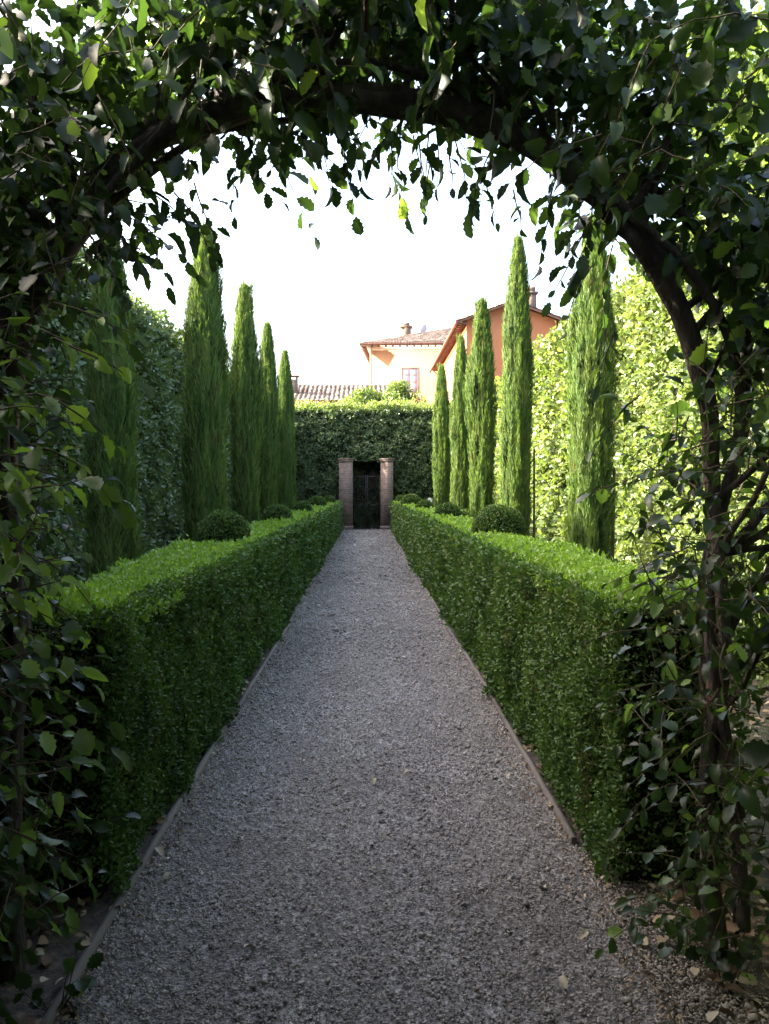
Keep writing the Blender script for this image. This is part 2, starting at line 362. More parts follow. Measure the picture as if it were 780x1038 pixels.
def hedge_leaves(mb, rng, x0, x1, y0, y1, z0, z1, dens, size, dref, faces, mats, tpl, amp=.05, up=.3, streak=True, floor=.02, dmax=4.0, topmat=None, jit=.045, topshoot=0.0, hole=None):
    """leaves over the faces of a block; density falls and leaf size grows with distance"""
    for fc in faces:
        if fc in ('in-', 'in+'):      # faces looking along x: 'in-' is at x0 (normal -x), 'in+' at x1
            area = (y1 - y0) * (z1 - z0)
        elif fc == 'top': area = (x1 - x0) * (y1 - y0)
        else: area = (x1 - x0) * (z1 - z0)
        n = int(area * dens)
        x = rng.uniform(x0, x1, n); y = rng.uniform(y0, y1, n); z = rng.uniform(z0, z1, n)
        nn = np.zeros((n, 3))
        if fc == 'in-': x[:] = x0; nn[:, 0] = -1
        if fc == 'in+': x[:] = x1; nn[:, 0] = 1
        if fc == 'top': z[:] = z1; nn[:, 2] = 1
        if fc == 'end': y[:] = y0; nn[:, 1] = -1
        if fc == 'back': y[:] = y1; nn[:, 1] = 1
        P = np.stack([x, y, z], 1)
        d = np.linalg.norm(P - CAMP, axis=1); d = np.where(y < 0, 30, d)
        pr = np.clip((dref / d) ** 2, floor, 1)
        k = rng.random(n) < pr
        if hole is not None: k &= ~((P[:, 0] > hole[0]) & (P[:, 0] < hole[1]) & (P[:, 2] < hole[2]) & (fc in ('end', 'back')))
        P = P[k]; nn = nn[k]; d = d[k]; n = len(P)
        sc = np.clip(d / dref, 1, dmax)
        # rounded shoulders
        if fc == 'top':
            ed = np.minimum(P[:, 0] - x0, x1 - P[:, 0]); P[:, 2] -= .05 * np.exp(-ed / .05)
        b = (noise(P, 9, 9, 3.0 if streak else 9, off=3) - .5) * amp * 1.2 + (noise(P, 2.2, off=9) - .5) * amp * 1.6 + (noise(P, 26, 26, 12, off=5) - .5) * amp * .6
        off = b + rng.uniform(-jit, jit * .45, n)
        sh = rng.random(n) < .03
        off = off + np.where(sh, rng.uniform(0, .04, n), 0)
        if fc == 'top' and topshoot:
            off += topshoot * rng.random(n) ** 2 * (noise(P, 3, off=21))
        P = P + nn * off[:, None]
        A = nn * .5 + rng.normal(0, .55, (n, 3)) + np.array([0, 0, up])
        N = nn * 1.0 + rng.normal(0, .55, (n, 3)) + np.array([0, 0, .35])
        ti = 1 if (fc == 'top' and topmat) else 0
        # leaf tone varies at random and in soft clumps
        r = np.clip(rng.random(n) * .75 + .5 * (noise(P, 5, off=31) - .25), 0, 1)
        s = size * sc * rng.uniform(.65, 1.25, n)
        leaves(mb, P, A, N, s, tpl, rng, ti, rnd=r)

def low_hedge(side):
    rng = np.random.default_rng(20 + side)
    x_in, x_out = .955, 1.47
    x0, x1 = (x_in, x_out) if side > 0 else (-x_out, -x_in)
    y0 = 3.05 if side > 0 else 2.98; y1 = 31.1; z1 = 1.12 if side > 0 else 1.10
    mb = MB()
    hedge_core(mb, x0, x1, y0, y1, .0, z1, .055, .05, 6, 2, .18)
    inner = 'in-' if side > 0 else 'in+'; outer = 'in+' if side > 0 else 'in-'
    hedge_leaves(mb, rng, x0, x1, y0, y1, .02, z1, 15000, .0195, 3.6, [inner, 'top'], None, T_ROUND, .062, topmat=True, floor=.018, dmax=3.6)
    hedge_leaves(mb, rng, x0, x1, y0, y1, .05, z1, 2500, .03, 3.6, [outer], None, T_SMALL, .045, floor=.08, dmax=3)
    hedge_leaves(mb, rng, x0, x1, y0, y1, .08, z1, 7500, .02, 3.6, ['end'], None, T_ROUND, .07, floor=.08, jit=.06)
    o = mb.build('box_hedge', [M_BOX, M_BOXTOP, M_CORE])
    return tag(o, 'low clipped box hedge with bright green top lining the %s of the gravel path' % ('right' if side > 0 else 'left'), 'hedge', 'low box hedges lining the path')
low_hedge(-1); low_hedge(1)

# tall side hedges
rng = np.random.default_rng(40)
TX, TZ = 3.05, 4.05
mb = MB()
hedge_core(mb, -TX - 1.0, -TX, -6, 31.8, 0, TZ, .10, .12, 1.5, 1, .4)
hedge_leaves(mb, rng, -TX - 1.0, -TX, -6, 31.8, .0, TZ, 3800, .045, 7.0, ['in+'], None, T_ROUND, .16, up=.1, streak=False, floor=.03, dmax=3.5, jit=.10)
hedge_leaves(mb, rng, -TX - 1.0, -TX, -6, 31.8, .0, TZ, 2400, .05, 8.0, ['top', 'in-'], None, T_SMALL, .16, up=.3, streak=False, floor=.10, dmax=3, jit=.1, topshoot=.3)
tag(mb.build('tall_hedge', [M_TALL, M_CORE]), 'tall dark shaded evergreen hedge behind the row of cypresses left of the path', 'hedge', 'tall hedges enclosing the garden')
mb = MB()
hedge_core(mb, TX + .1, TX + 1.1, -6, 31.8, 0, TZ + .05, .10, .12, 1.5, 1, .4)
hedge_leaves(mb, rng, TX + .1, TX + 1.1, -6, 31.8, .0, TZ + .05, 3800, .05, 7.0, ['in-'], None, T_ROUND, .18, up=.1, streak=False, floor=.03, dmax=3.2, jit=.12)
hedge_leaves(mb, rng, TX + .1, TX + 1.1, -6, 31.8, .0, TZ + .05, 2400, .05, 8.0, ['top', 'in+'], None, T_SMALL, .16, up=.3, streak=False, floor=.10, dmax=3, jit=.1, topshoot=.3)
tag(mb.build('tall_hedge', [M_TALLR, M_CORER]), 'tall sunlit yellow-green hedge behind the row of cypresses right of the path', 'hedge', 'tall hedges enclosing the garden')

# end hedge with a gateway niche, closed off behind
EY0, EY1, EZ = 32.0, 34.4, 4.75
GX = .56
mb = MB()
hedge_core(mb, -5.0, -GX, EY0, EY1, 0, EZ, .10, .12, 1.5, 2, .4)
hedge_core(mb, GX, 5.0, EY0, EY1, 0, EZ, .10, .12, 1.5, 2, .4)
hedge_core(mb, -.9, .9, EY0 + 1.3, EY1 - .05, 0, 3.2, .05, .12, 2.5, 2, .3)  # hedge block added behind the gate so no light shows through
hedge_leaves(mb, rng, -.7, .7, EY0 + 1.3, EY1, .0, 2.8, 1300, .10, 32, ['end'], None, T_ROUND, .2, up=.0, streak=False, floor=1, jit=.12)
hedge_core(mb, -GX + .12, GX - .12, EY0 + .02, EY1 - .02, 2.75, EZ - .02, .10, .04, 1.5, 2, .4)
hedge_leaves(mb, rng, -5, 5, EY0, EY1, .0, EZ, 2600, .08, 32, ['end'], None, T_ROUND, .3, up=.0, streak=False, floor=1, jit=.16, hole=(-GX - .02, GX + .02, 2.72))
hedge_leaves(mb, rng, -5, 5, EY0, EY1, .0, EZ, 500, .12, 32, ['back'], None, T_ROUND, .3, up=.0, streak=False, floor=1, jit=.16, hole=(-GX - .02, GX + .02, 2.72))
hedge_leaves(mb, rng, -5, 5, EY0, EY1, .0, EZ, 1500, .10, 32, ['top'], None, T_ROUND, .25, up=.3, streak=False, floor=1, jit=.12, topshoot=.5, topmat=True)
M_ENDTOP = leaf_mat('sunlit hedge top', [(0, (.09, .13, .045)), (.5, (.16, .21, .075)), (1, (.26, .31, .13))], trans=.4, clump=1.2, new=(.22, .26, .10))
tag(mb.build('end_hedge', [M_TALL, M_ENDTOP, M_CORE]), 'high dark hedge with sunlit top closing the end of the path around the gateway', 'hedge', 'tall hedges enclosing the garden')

# ------------------------------------------------------------------ gateway: brick pillars, iron gate
def pillar(x0, x1, label):
    r = empty('brick_pillar', ((x0 + x1) / 2, 31.65, 0)); h = (x1 - x0) / 2
    mb = MB(); mb.box(-h, h, -.24, .24, 0, 2.66); mb.build('shaft', M_BRICK, r)
    mb = MB(); mb.box(-h - .02, h + .02, -.26, .26, 2.66, 2.73); mb.box(-h - .035, h + .035, -.275, .275, 2.733, 2.79); mb.build('cap', M_BRICK, r)
    mb = MB(); mb.box(-h - .03, h + .03, -.27, .27, 0, .16); mb.build('plinth', M_BRICK, r)
    tag(r, label, 'pillar', 'brick gate pillars')
pillar(-1.08, -.55, 'square red brick gate pillar left of the dark iron gate')
pillar(.55, 1.03, 'square red brick gate pillar right of the dark iron gate')
r = empty('iron_gate', (0, 31.62, 0))
for sx in (-1, 1):
    mb = MB(); xa, xb = (.02, .53) if sx > 0 else (-.53, -.02)
    mb.box(xa, xa + .03, -.02, .02, .05, 2.15); mb.box(xb - .03, xb, -.02, .02, .05, 2.15)
    for z in (.06, .95, 2.06): mb.box(xa + .03, xb - .03, -.018, .018, z, z + .04)
    leaf = mb.build('gate_leaf', M_IRON, r)
    for k in range(5):
        x = xa + .085 + k * .0835; mb = MB(); mb.tube([(x, 0, .1), (x, 0, 2.2), (x, 0, 2.26)], [.008, .008, .001], 5); mb.build('bar', M_IRON, leaf)
mb = MB(); mb.tube([(.05, -.03, 1.05), (.05, -.07, 1.06), (.12, -.07, 1.06)], .009, 6); mb.build('handle', M_FRAME, r)
tag(r, 'dark rusty double iron gate between the two brick pillars', 'gate')

# ------------------------------------------------------------------ cypresses
def cypress_mesh(seed, H, R, n, s0, rag=1.0):
    rng = np.random.default_rng(seed)
    def rad_at(t):
        base = .70 + .30 * np.clip(t / .25, 0, 1) ** .7
        top = np.clip((1 - t) / .30, 0, 1) ** .55
        return R * base * (top * .98 + .02)
    lean = np.array([rng.uniform(-.05, .05), rng.uniform(-.05, .05)])
    root = empty('cypress_tree')
    mb = MB()
    # inner mass
    tt = np.linspace(.07, .985, 46); aa = np.linspace(0, 2 * pi, 18, endpoint=False)
    T, A = np.meshgrid(tt, aa, indexing='ij'); rr = rad_at(T) * .74
    q = np.stack([np.cos(A) * 1.2, np.sin(A) * 1.2, T * H], -1).reshape(-1, 3)
    rr = rr * (1 + .45 * (noise(q, 1.8, 1.8, 1.4, off=seed) - .5).reshape(rr.shape))
    V = np.stack([rr * np.cos(A) + lean[0] * T, rr * np.sin(A) + lean[1] * T, T * H], -1)
    mb.grid(V, 1, closed=True)
    t = rng.random(n) ** .95 * .965 + .03; a = rng.uniform(0, 2 * pi, n)
    q = np.stack([np.cos(a) * 1.2, np.sin(a) * 1.2, t * H], 1)
    lump = (noise(q, 1.8, 1.8, 1.4, off=seed) - .5) * .45 * rag + (noise(q, 5, 5, 2.2, off=seed + 3) - .5) * .50 * rag + (noise(q, 12, 12, 4, off=seed + 9) - .5) * .2
    depth = 1 - .30 * rng.random(n) ** 2
    r = rad_at(t) * (1 + lump) * depth
    P = np.stack([r * np.cos(a) + lean[0] * t, r * np.sin(a) + lean[1] * t, t * H - .05], 1)
    rd = np.stack([np.cos(a), np.sin(a), 0 * a], 1)
    Ad = np.array([0, 0, 1.0]) + rd * rng.uniform(.0, .34, (n, 1)) + rng.normal(0, .16, (n, 3))
    N = rd + rng.normal(0, .45, (n, 3))
    s = s0 * rng.uniform(.6, 1.5, n)
    rn = np.clip(rng.random(n) * .55 + .55 * (noise(q, 4, 4, 2, off=seed + 17) - .2), 0, 1)
    leaves(mb, P, Ad, N, s, T_SPRAY, rng, 0, wid=rng.uniform(.8, 1.5, n), rnd=rn)
    # loose plumes that stand off the column
    for k in range(int(170 * rag)):
        t0 = rng.random() ** .9 * .95 + .02; a0 = rng.uniform(0, 2 * pi); r0 = rad_at(np.array([t0]))[0] * .95; m = 34
        L = rng.uniform(.14, .34); u = rng.random(m)
        r0 *= .93; c0 = np.array([r0 * math.cos(a0) + lean[0] * t0, r0 * math.sin(a0) + lean[1] * t0, t0 * H - .1])
        dr = unit(np.array([math.cos(a0) * .13, math.sin(a0) * .13, 1.0]) + rng.normal(0, .06, 3))
        Pp = c0 + dr * (u * L)[:, None] + rng.normal(0, .014, (m, 3)) * (1.2 - u)[:, None]
        leaves(mb, Pp, dr + rng.normal(0, .25, (m, 3)), rng.normal(0, 1, (m, 3)), s0 * .8 * rng.uniform(.6, 1.3, m), T_SPRAY, rng, 0, rnd=np.clip(rng.random(m) * .5 + .35, 0, 1))
    mb.build('crown', [M_CYP, M_CORE], root)
    mb = MB(); z = np.linspace(0, 1.1, 9)
    mb.tube(np.stack([.02 * np.sin(z * 3), .02 * np.cos(z * 2), z], 1), np.linspace(.06, .035, 9), 8, rough=.2)
    for k in range(7):
        a0 = rng.uniform(0, 2 * pi); z0 = rng.uniform(.15, .7)
        mb.tube([(0, 0, z0), (.08 * math.cos(a0), .08 * math.sin(a0), z0 + .15), (.14 * math.cos(a0), .14 * math.sin(a0), z0 + .5)], [.014, .011, .006], 5)
    mb.build('trunk', M_BARK, root)
    return root
near = cypress_mesh(1, 4.7, .205, 56000, .075, 1.05)
near2 = cypress_mesh(11, 4.7, .205, 56000, .072, 1.4)
ve = cypress_mesh(15, 4.7, .195, 34000, .095, 1.2)
vb = cypress_mesh(2, 4.7, .195, 46000, .085, 1.15)
vc = cypress_mesh(3, 4.7, .20, 34000, .10, 1.7)
CY = [  # x, y, height scale, width scale, source, rotation, label
    (-1.93, 6.15, .75, .82, near, .4, 'very dark cypress nearest the viewpoint in the left row, beside the arch leaves'),
    (-1.92, 9.56, .985, 1.12, vb, 2.0, 'dark columnar cypress in the left row with the tallest looking top against the sky'),
    (-1.90, 12.7, 1.01, .98, vc, 1.1, 'third cypress from the viewpoint in the left row, standing behind the second box ball'),
    (-1.89, 15.6, 1.01, .90, ve, 3.3, 'fourth cypress from the viewpoint in the left row, between the third and the last one'),
    (-1.90, 19.1, 1.03, .98, vb, 5.0, 'farthest and shortest looking cypress of the left row, beside the end hedge'),
    (1.91, 6.85, .83, .80, near2, 3.9, 'sunlit feathery cypress nearest the viewpoint in the right row, with a thin stake beside it'),
    (1.90, 10.25, 1.01, .84, vb, 1.7, 'sunlit cypress of the right row whose tip rises in front of the orange house'),
    (1.89, 13.2, .995, .92, vc, 4.1, 'ragged sunlit cypress in the middle of the right row, before the orange wall corner'),
    (1.90, 16.1, .985, .85, vb, .2, 'slim sunlit cypress second from the far end of the right row'),
    (1.90, 20.1, .99, .98, ve, 2.6, 'farthest and shortest looking sunlit cypress of the right row, beside the end hedge'),
]
used = set()
for (x, y, hs, ws, src, rz, lab) in CY:
    o = src if src.name not in used else copy_tree(src); used.add(src.name)
    o.location = (x, y, 0); o.rotation_euler = (0, 0, rz); o.scale = (ws, ws, hs)
    tag(o, lab, 'cypress', 'columnar cypresses in two rows')

def stake(x, y, h, lean, label):
    mb = MB(); mb.tube([(0, 0, 0), (lean * .5, .004, h * .5), (lean, 0, h - .03), (lean, 0, h)], [.016, .015, .013, .006], 7)
    o = mb.build('plant_stake', M_STAKE); o.location = (x, y, 0); tag(o, label, 'stake', 'thin stakes beside the cypresses')
stake(2.12, 6.9, 1.75, .015, 'thin dark stake right of the nearest sunlit cypress')
stake(2.14, 10.2, 2.1, -.01, 'thin dark stake right of the second sunlit cypress')

# ------------------------------------------------------------------ box balls
def ball_mesh(seed, n, s):
    rng = np.random.default_rng(seed); mb = MB()
    th = np.linspace(0, pi, 14); ph = np.linspace(0, 2 * pi, 22, endpoint=False); T, A = np.meshgrid(th, ph, indexing='ij')
    D = np.stack([np.sin(T) * np.cos(A), np.sin(T) * np.sin(A), np.cos(T)], -1)
    rr = .88 + .08 * noise(D.reshape(-1, 3), 3).reshape(T.shape)
    V = D * rr[..., None]; V[..., 2] *= .85
    mb.grid(V, 1, closed=True)
    d = unit(rng.normal(0, 1, (n, 3))); k = d[:, 2] > -.85; d = d[k]; n = len(d)
    r = .97 + (noise(d, 3) - .5) * .12 + (noise(d, 9) - .5) * .10 + rng.uniform(-.10, .04, n)
    P = d * r[:, None]; P[:, 2] *= .85
    leaves(mb, P, d * .6 + rng.normal(0, .5, (n, 3)) + np.array([0, 0, .3]), d + rng.normal(0, .5, (n, 3)), s * rng.uniform(.7, 1.3, n), T_ROUND, rng, 0)
    return mb.build('box_ball', [M_BOX, M_CORE])
b1 = ball_mesh(1, 6500, .085); b2 = ball_mesh(2, 3200, .12)
BALLS = [(-1.24, 7.0, .215, b1, 'round clipped box ball on the left hedge, nearest the viewpoint'),
         (-1.25, 11.3, .20, b2, 'round box ball second from the viewpoint on the left hedge'),
         (-1.25, 15.7, .19, b2, 'small looking third box ball on the left hedge'),
         (-1.25, 20.3, .24, b2, 'wider fourth box ball along the left hedge'),
         (-1.25, 26.6, .22, b2, 'last box ball on the left hedge, near the brick pillar'),
         (1.27, 7.7, .245, b1, 'largest round box ball on the right hedge, in front of a sunlit cypress'),
         (1.25, 12.4, .20, b2, 'round box ball second from the viewpoint on the right hedge'),
         (1.24, 17.2, .19, b2, 'small looking third box ball on the right hedge'),
         (1.25, 22.6, .28, b2, 'wide fourth box ball along the right hedge'),
         (1.22, 28.5, .22, b2, 'last box ball on the right hedge, near the brick pillar'),
         (1.80, 14.6, .30, b1, 'dark low box bush between the cypresses behind the right hedge')]
used = set()
for k, (x, y, r_, src, lab) in enumerate(BALLS):
    o = src if src.name not in used else src.copy()
    if src.name in used: COL.objects.link(o)
    used.add(src.name)
    z = 1.11 + r_ * .34 if x < 1.7 else .90
    o.location = (x, y, z); o.scale = (r_, r_, r_ if x < 1.7 else .34); o.rotation_euler = (0, 0, k * 1.3)
    tag(o, lab, 'box ball', 'clipped box balls along the hedges')
# stem so the bush behind the hedge stands on the soil
o = [c for c in COL.objects if c.get('label', '').startswith('dark low box bush')][0]
mb = MB(); mb.tube([(0, 0, -2.65), (.1, .05, -1.6), (0, 0, -.4)], [.12, .10, .08], 6); mb.build('stem', M_BARK, o)
# white rose bloom
r = empty('white_rose', (1.42, 18.0, 0)); mb = MB(); mb.tube([(.1, .2, 0), (.03, .05, .7), (0, 0, 1.30)], [.006, .005, .004], 5); mb.build('stem', M_TWIG, r)
mb = MB(); rg = np.random.default_rng(8); n = 40; d = unit(rg.normal(0, 1, (n, 3)))
leaves(mb, np.array([0, 0, 1.33]) + d * .015, d, rg.normal(0, 1, (n, 3)), .055, T_ROUND, rg); mb.build('bloom', M_WHITE, r)
tag(r, 'tiny white rose bloom above the right hedge near the far cypresses', 'flower')

# ------------------------------------------------------------------ houses
def roof_plane(mb, a, b, c, d, tile=.22, course=.36, amp=.05, mat=0):
    """a,b eave corners, d above a, c above b; rows of half round tiles run up the slope"""
    a, b, c, d = map(lambda v: np.array(v, float), (a, b, c, d))
    wd = np.linalg.norm(b - a); ln = max(np.linalg.norm(d - a), np.linalg.norm(c - b))
    nc = max(2, int(wd / tile)); nr = max(2, int(ln / course))
    nrm = unit(np.cross(b - a, d - a if np.linalg.norm(d - a) > .01 else c - a)); nrm = nrm if nrm[2] > 0 else -nrm
    us = np.linspace(0, 1, nc * 6 + 1); vs = np.sort(np.concatenate([np.arange(nr) / nr, (np.arange(nr) + .97) / nr]))
    U, Vv = np.meshgrid(us, vs, indexing='ij')
    P = (a + (b - a) * U[..., None]) * (1 - Vv[..., None]) + (d + (c - d) * U[..., None]) * Vv[..., None]
    ph = U * nc; wave = np.abs(np.sin(ph * pi)); saw = 1 - (Vv * nr) % 1.0
    jit = hash3(np.floor(ph).astype(int), np.floor(Vv * nr).astype(int), np.zeros_like(ph, int) + 3)
    P = P + nrm * (amp * wave + .03 * saw + .015 * jit + .02)[..., None]
    mb.grid(P, mat, rnd=jit.ravel())

def window(parent, x, y, z0, z1, wd, axis='front'):
    """surround, pane and shutter boards on a wall facing -y"""
    mb = MB(); t = .14
    mb.box(x - wd / 2 - t, x - wd / 2, y - .06, y + .02, z0 - t, z1 + t); mb.box(x + wd / 2, x + wd / 2 + t, y - .06, y + .02, z0 - t, z1 + t)
    mb.box(x - wd / 2, x + wd / 2, y - .06, y + .02, z1, z1 + t); mb.box(x - wd / 2, x + wd / 2, y - .09, y + .02, z0 - t, z0)
    f = mb.build('window', M_FRAME, parent)
    mb = MB()
    for k in range(2):
        xa = x - wd / 2 + .02 + k * wd / 2; xb = xa + wd / 2 - .03
        mb.box(xa, xb, y - .045, y - .004, z0 + .01, z1 - .01)
        for j in range(3):
            zz = z0 + .08 + j * (z1 - z0 - .05) / 3; mb.box(xa + .05, xb - .05, y - .055, y - .046, zz, zz + (z1 - z0) / 3 - .12)
    mb.build('shutter', M_GLASS, f)

# peach house with pyramid roof
r = empty('peach_house', (6.72, 58.2, 0), rad(-4.5)); W = 6.5; EH = 12.0
mb = MB(); mb.box(-W, W, 0, 13, 0, EH); mb.build('wall', M_PEACH, r)
mb = MB(); mb.box(-W - .12, W + .12, -.12, 13.12, EH - .30, EH - .12); mb.box(-W - .22, W + .22, -.22, 13.22, EH - .12, EH - .003); mb.build('cornice', M_CREAM, r)
mb = MB()
for k in range(26): x = -W + .1 + k * .51; mb = MB(); mb.box(x, x + .13, -.62, -.23, EH - .12, EH + .01); mb.build('rafter_end', M_EAVE, r)
for k in range(26): y = .1 + k * .49; mb = MB(); mb.box(-W - .62, -W - .23, y, y + .13, EH - .12, EH + .01); mb.build('rafter_end', M_EAVE, r)
ov = .7; ap = (0, 6.5, EH + 2.55); mb = MB(); e = EH + .06
c4 = [(-W - ov, -ov, e), (W + ov, -ov, e), (W + ov, 13 + ov, e), (-W - ov, 13 + ov, e)]
for k in range(4): roof_plane(mb, c4[k], c4[(k + 1) % 4], ap, ap, amp=.06)
mb.box(-W - ov, W + ov, -ov, 13 + ov, EH + .01, EH + .05, rnd=.1)
rf = mb.build('roof', M_TILE, r)
mb = MB(); mb.box(-4.35, -3.6, 3.0, 3.6, EH + .6, EH + 1.95); mb.box(-4.45, -3.5, 2.9, 3.7, EH + 1.953, EH + 2.07); mb.box(-4.25, -3.7, 3.05, 3.55, EH + 2.073, EH + 2.3); mb.build('chimney', M_BRICK, rf)
mb = MB(); th = np.linspace(0, 1, 6); ph = np.linspace(0, 2 * pi, 24, endpoint=False); T, A = np.meshgrid(th, ph, indexing='ij')
V = np.stack([.34 * T * np.cos(A), .10 * T * T - .1, .34 * T * np.sin(A)], -1) + np.array([-2.7, 2.4, EH + 1.75]); V[..., 1] *= 1
mb.grid(V, closed=True); V2 = V.copy(); V2[..., 1] += .012; mb.grid(V2[:, ::-1], closed=True); mb.tube([(-2.7, 2.45, EH + 1.75), (-2.7, 2.55, EH + .75)], .025, 6); mb.build('satellite_dish', M_DISH, rf)
window(r, -3.55, 0, 8.75, 10.3, 1.05); window(r, .6, 0, 8.75, 10.3, 1.05)
mb = MB(); mb.tube([(-W + .12, -.08, 0), (-W + .12, -.08, EH - .4), (-W + .12, -.3, EH - .1)], .055, 8); mb.build('drainpipe', M_PIPE, r)
mb = MB(); x = np.linspace(-W - ov, W + ov, 30); mb.tube(np.stack([x, x * 0 - ov - .06, x * 0 + EH + .04], 1), .07, 8); mb.build('gutter', M_EAVE, r)
tag(r, 'pale peach house with hipped tiled roof and a shuttered window beyond the end hedge', 'house')

# orange house, gable towards the path
HX0, HX1, HY0, HY1, HE, HP = 4.96, 9.45, 40.0, 56.0, 10.0, 10.85
r = empty('orange_house', (HX0, HY0, 0)); W = HX1 - HX0; D = HY1 - HY0
mb = MB(); m_ = W / 2
V = [(0, 0, 0), (W, 0, 0), (W, 0, HE), (m_, 0, HP - .06), (0, 0, HE)]; V2 = [(x, D, z) for x, y, z in V]
mb.poly(V); mb.poly(V2[::-1]); mb.poly([V[0], V[4], V2[4], V2[0]]); mb.poly([V[1], V2[1], V2[2], V[2]])
mb.build('wall', M_ORANGE, r)
sl_ = (HP - HE) / m_; ov = .45; z_o = HE - sl_ * ov + .03
mb = MB(); roof_plane(mb, (-ov, -.5, z_o), (-ov, D + .5, z_o), (m_, D + .5, HP), (m_, -.5, HP), amp=.06)
roof_plane(mb, (W + ov, D + .5, z_o), (W + ov, -.5, z_o), (m_, -.5, HP), (m_, D + .5, HP), amp=.06)
rf = mb.build('roof', M_TILE, r)
mb = MB()
for s_ in (0, 1):
    xe, xm = (-ov, m_) if s_ == 0 else (W + ov, m_)
    for y0_, y1_ in ((-.48, .0), ):
        V = [(xe, y0_, z_o - .10), (xm, y0_, HP - .10), (xm, y0_, HP - .005), (xe, y0_, z_o - .005)]
        Vb = [(a_, y0_ + .06, c_) for a_, b_, c_ in V]
        mb.poly(V); mb.poly(Vb[::-1]); mb.poly([V[0], Vb[0], Vb[1], V[1]]); mb.poly([V[3], V[2], Vb[2], Vb[3]])
    xs = xe - (.07 if s_ == 0 else -.07)
    mb.tube([(xs, -.5, z_o - .02), (xs, D / 2, z_o - .03), (xs, D + .5, z_o - .02)], .075, 8)
mb.build('eave', M_EAVE, r)
for k in range(32): y = -.3 + k * .5; mb = MB(); mb.box(-ov + .02, -.003, y, y + .1, z_o - .14, z_o - .02); mb.build('rafter_end', M_EAVE, r)
mb = MB(); mb.box(3.1, 3.6, .6, 1.2, HE + .2, HE + 1.45); mb.box(3.02, 3.68, .52, 1.28, HE + 1.453, HE + 1.55); mb.box(3.15, 3.55, .65, 1.15, HE + 1.553, HE + 1.8); mb.build('chimney', M_BRICK, rf)
window(r, 3.3, 0, 7.0, 8.4, .9)
mb = MB(); mb.tube([(-.08, D - .3, 0), (-.08, D - .3, HE - .5), (-.4, D - .3, HE - .12)], .05, 8); mb.build('drainpipe', M_PIPE, r)
tag(r, 'orange plastered house with low gabled tile roof and brick chimney behind the right cypresses', 'house')

# low building with long tiled roof
r = empty('low_outbuilding', (-1.4, 38, -.14)); W = 2.85
mb = MB(); mb.box(-W, W, .35, 6, 0, 5.45); mb.build('wall', M_OLD, r)
for k in range(9): x = -W + .0 + k * .66; mb = MB(); mb.box(x, x + .2, .30, .62, 5.453, 5.83); mb.build('brick_pier', M_BRICK, r)
mb = MB(); roof_plane(mb, (-W - .2, 0, 5.84), (W + .2, 0, 5.84), (W + .2, 3.2, 6.98), (-W - .2, 3.2, 6.98), amp=.07); roof_plane(mb, (W + .2, 6.4, 5.84), (-W - .2, 6.4, 5.84), (-W - .2, 3.2, 6.98), (W + .2, 3.2, 6.98), amp=.07)
x = np.linspace(-W - .2, W + .2, 40); mb.tube(np.stack([x, x * 0 + 3.2, 7.02 + .02 * np.sin(x * 18)], 1), .09, 8, rnd=.8)
rf = mb.build('roof', M_TILE, r)
mb = MB(); mb.box(-2.38, -1.96, 1.2, 1.6, 6.2, 7.05)
for sx in (-2.38, -2.05): mb.box(sx, sx + .09, 1.2, 1.6, 7.053, 7.22)
V = [(-2.48, 1.12, 7.223), (-1.86, 1.12, 7.223), (-1.86, 1.68, 7.223), (-2.48, 1.68, 7.223), (-2.17, 1.4, 7.42)]
mb.add(V, [(0, 1, 4), (1, 2, 4), (2, 3, 4), (3, 0, 4)]); mb.poly(V[:4][::-1]); mb.build('chimney', M_BRICK, rf)
tag(r, 'low old building with long brown tiled roof showing over the end hedge', 'outbuilding')

# ------------------------------------------------------------------ round trees
def crown_tree(name, loc, h, crown_r, crown_h, n, size, seed, mat, label, cat, group, cz=None, lobes=14):
    rng = np.random.default_rng(seed); r = empty(name, loc)
    cz = h - crown_h / 2 if cz is None else cz
    cen = []
    for k in range(lobes):
        d = unit(rng.normal(0, 1, 3)); cen.append(np.array([d[0] * crown_r * .62, d[1] * crown_r * .62, cz + d[2] * crown_h * .34]))
    mb = MB(); z = np.linspace(0, cz, 10)
    mb.tube(np.stack([.08 * np.sin(z), .06 * np.cos(z * 1.3), z], 1), np.linspace(.05 * h ** .5, .03 * h ** .5, 10), 9, rough=.15)
    for c in cen:
        p0 = np.array([0, 0, cz * rng.uniform(.45, .9)]); m = (p0 + c) / 2 + rng.normal(0, .1, 3)
        mb.tube([p0, m, c], [.035, .025, .01], 5)
    mb.build('trunk', M_BARK, r)
    mb = MB(); per = n // lobes
    for c in cen:
        rl = crown_r * rng.uniform(.32, .52)
        d = unit(rng.normal(0, 1, (per, 3))); rr = rl * rng.random(per) ** .38 * (1 + .5 * (noise(d, 2.5, off=seed + c[0] * 9) - .5))
        P = c + d * rr[:, None] * np.array([1, 1, .85])
        g = noise(P, 2.6, off=seed); k = g > .30
        P = P[k]; d = d[k]
        leaves(mb, P, d * .5 + rng.normal(0, .7, (len(P), 3)), np.array([0, 0, .8]) + d * .6 + rng.normal(0, .6, (len(P), 3)), size * rng.uniform(.6, 1.3, len(P)), T_ROUND, rng, 0, rnd=np.clip(rng.random(len(P)) * .7 + .5 * (g[k] - .3), 0, 1))
    mb.build('crown', mat, r)
    return tag(r, label, cat, group)
grp = 'trees standing beyond the hedges'
crown_tree('round_tree', (1.85, 36.2, 0), 6.75, 1.35, 2.6, 9000, .13, 5, M_TREE, 'light green rounded tree top below the window of the peach house', 'tree', grp)
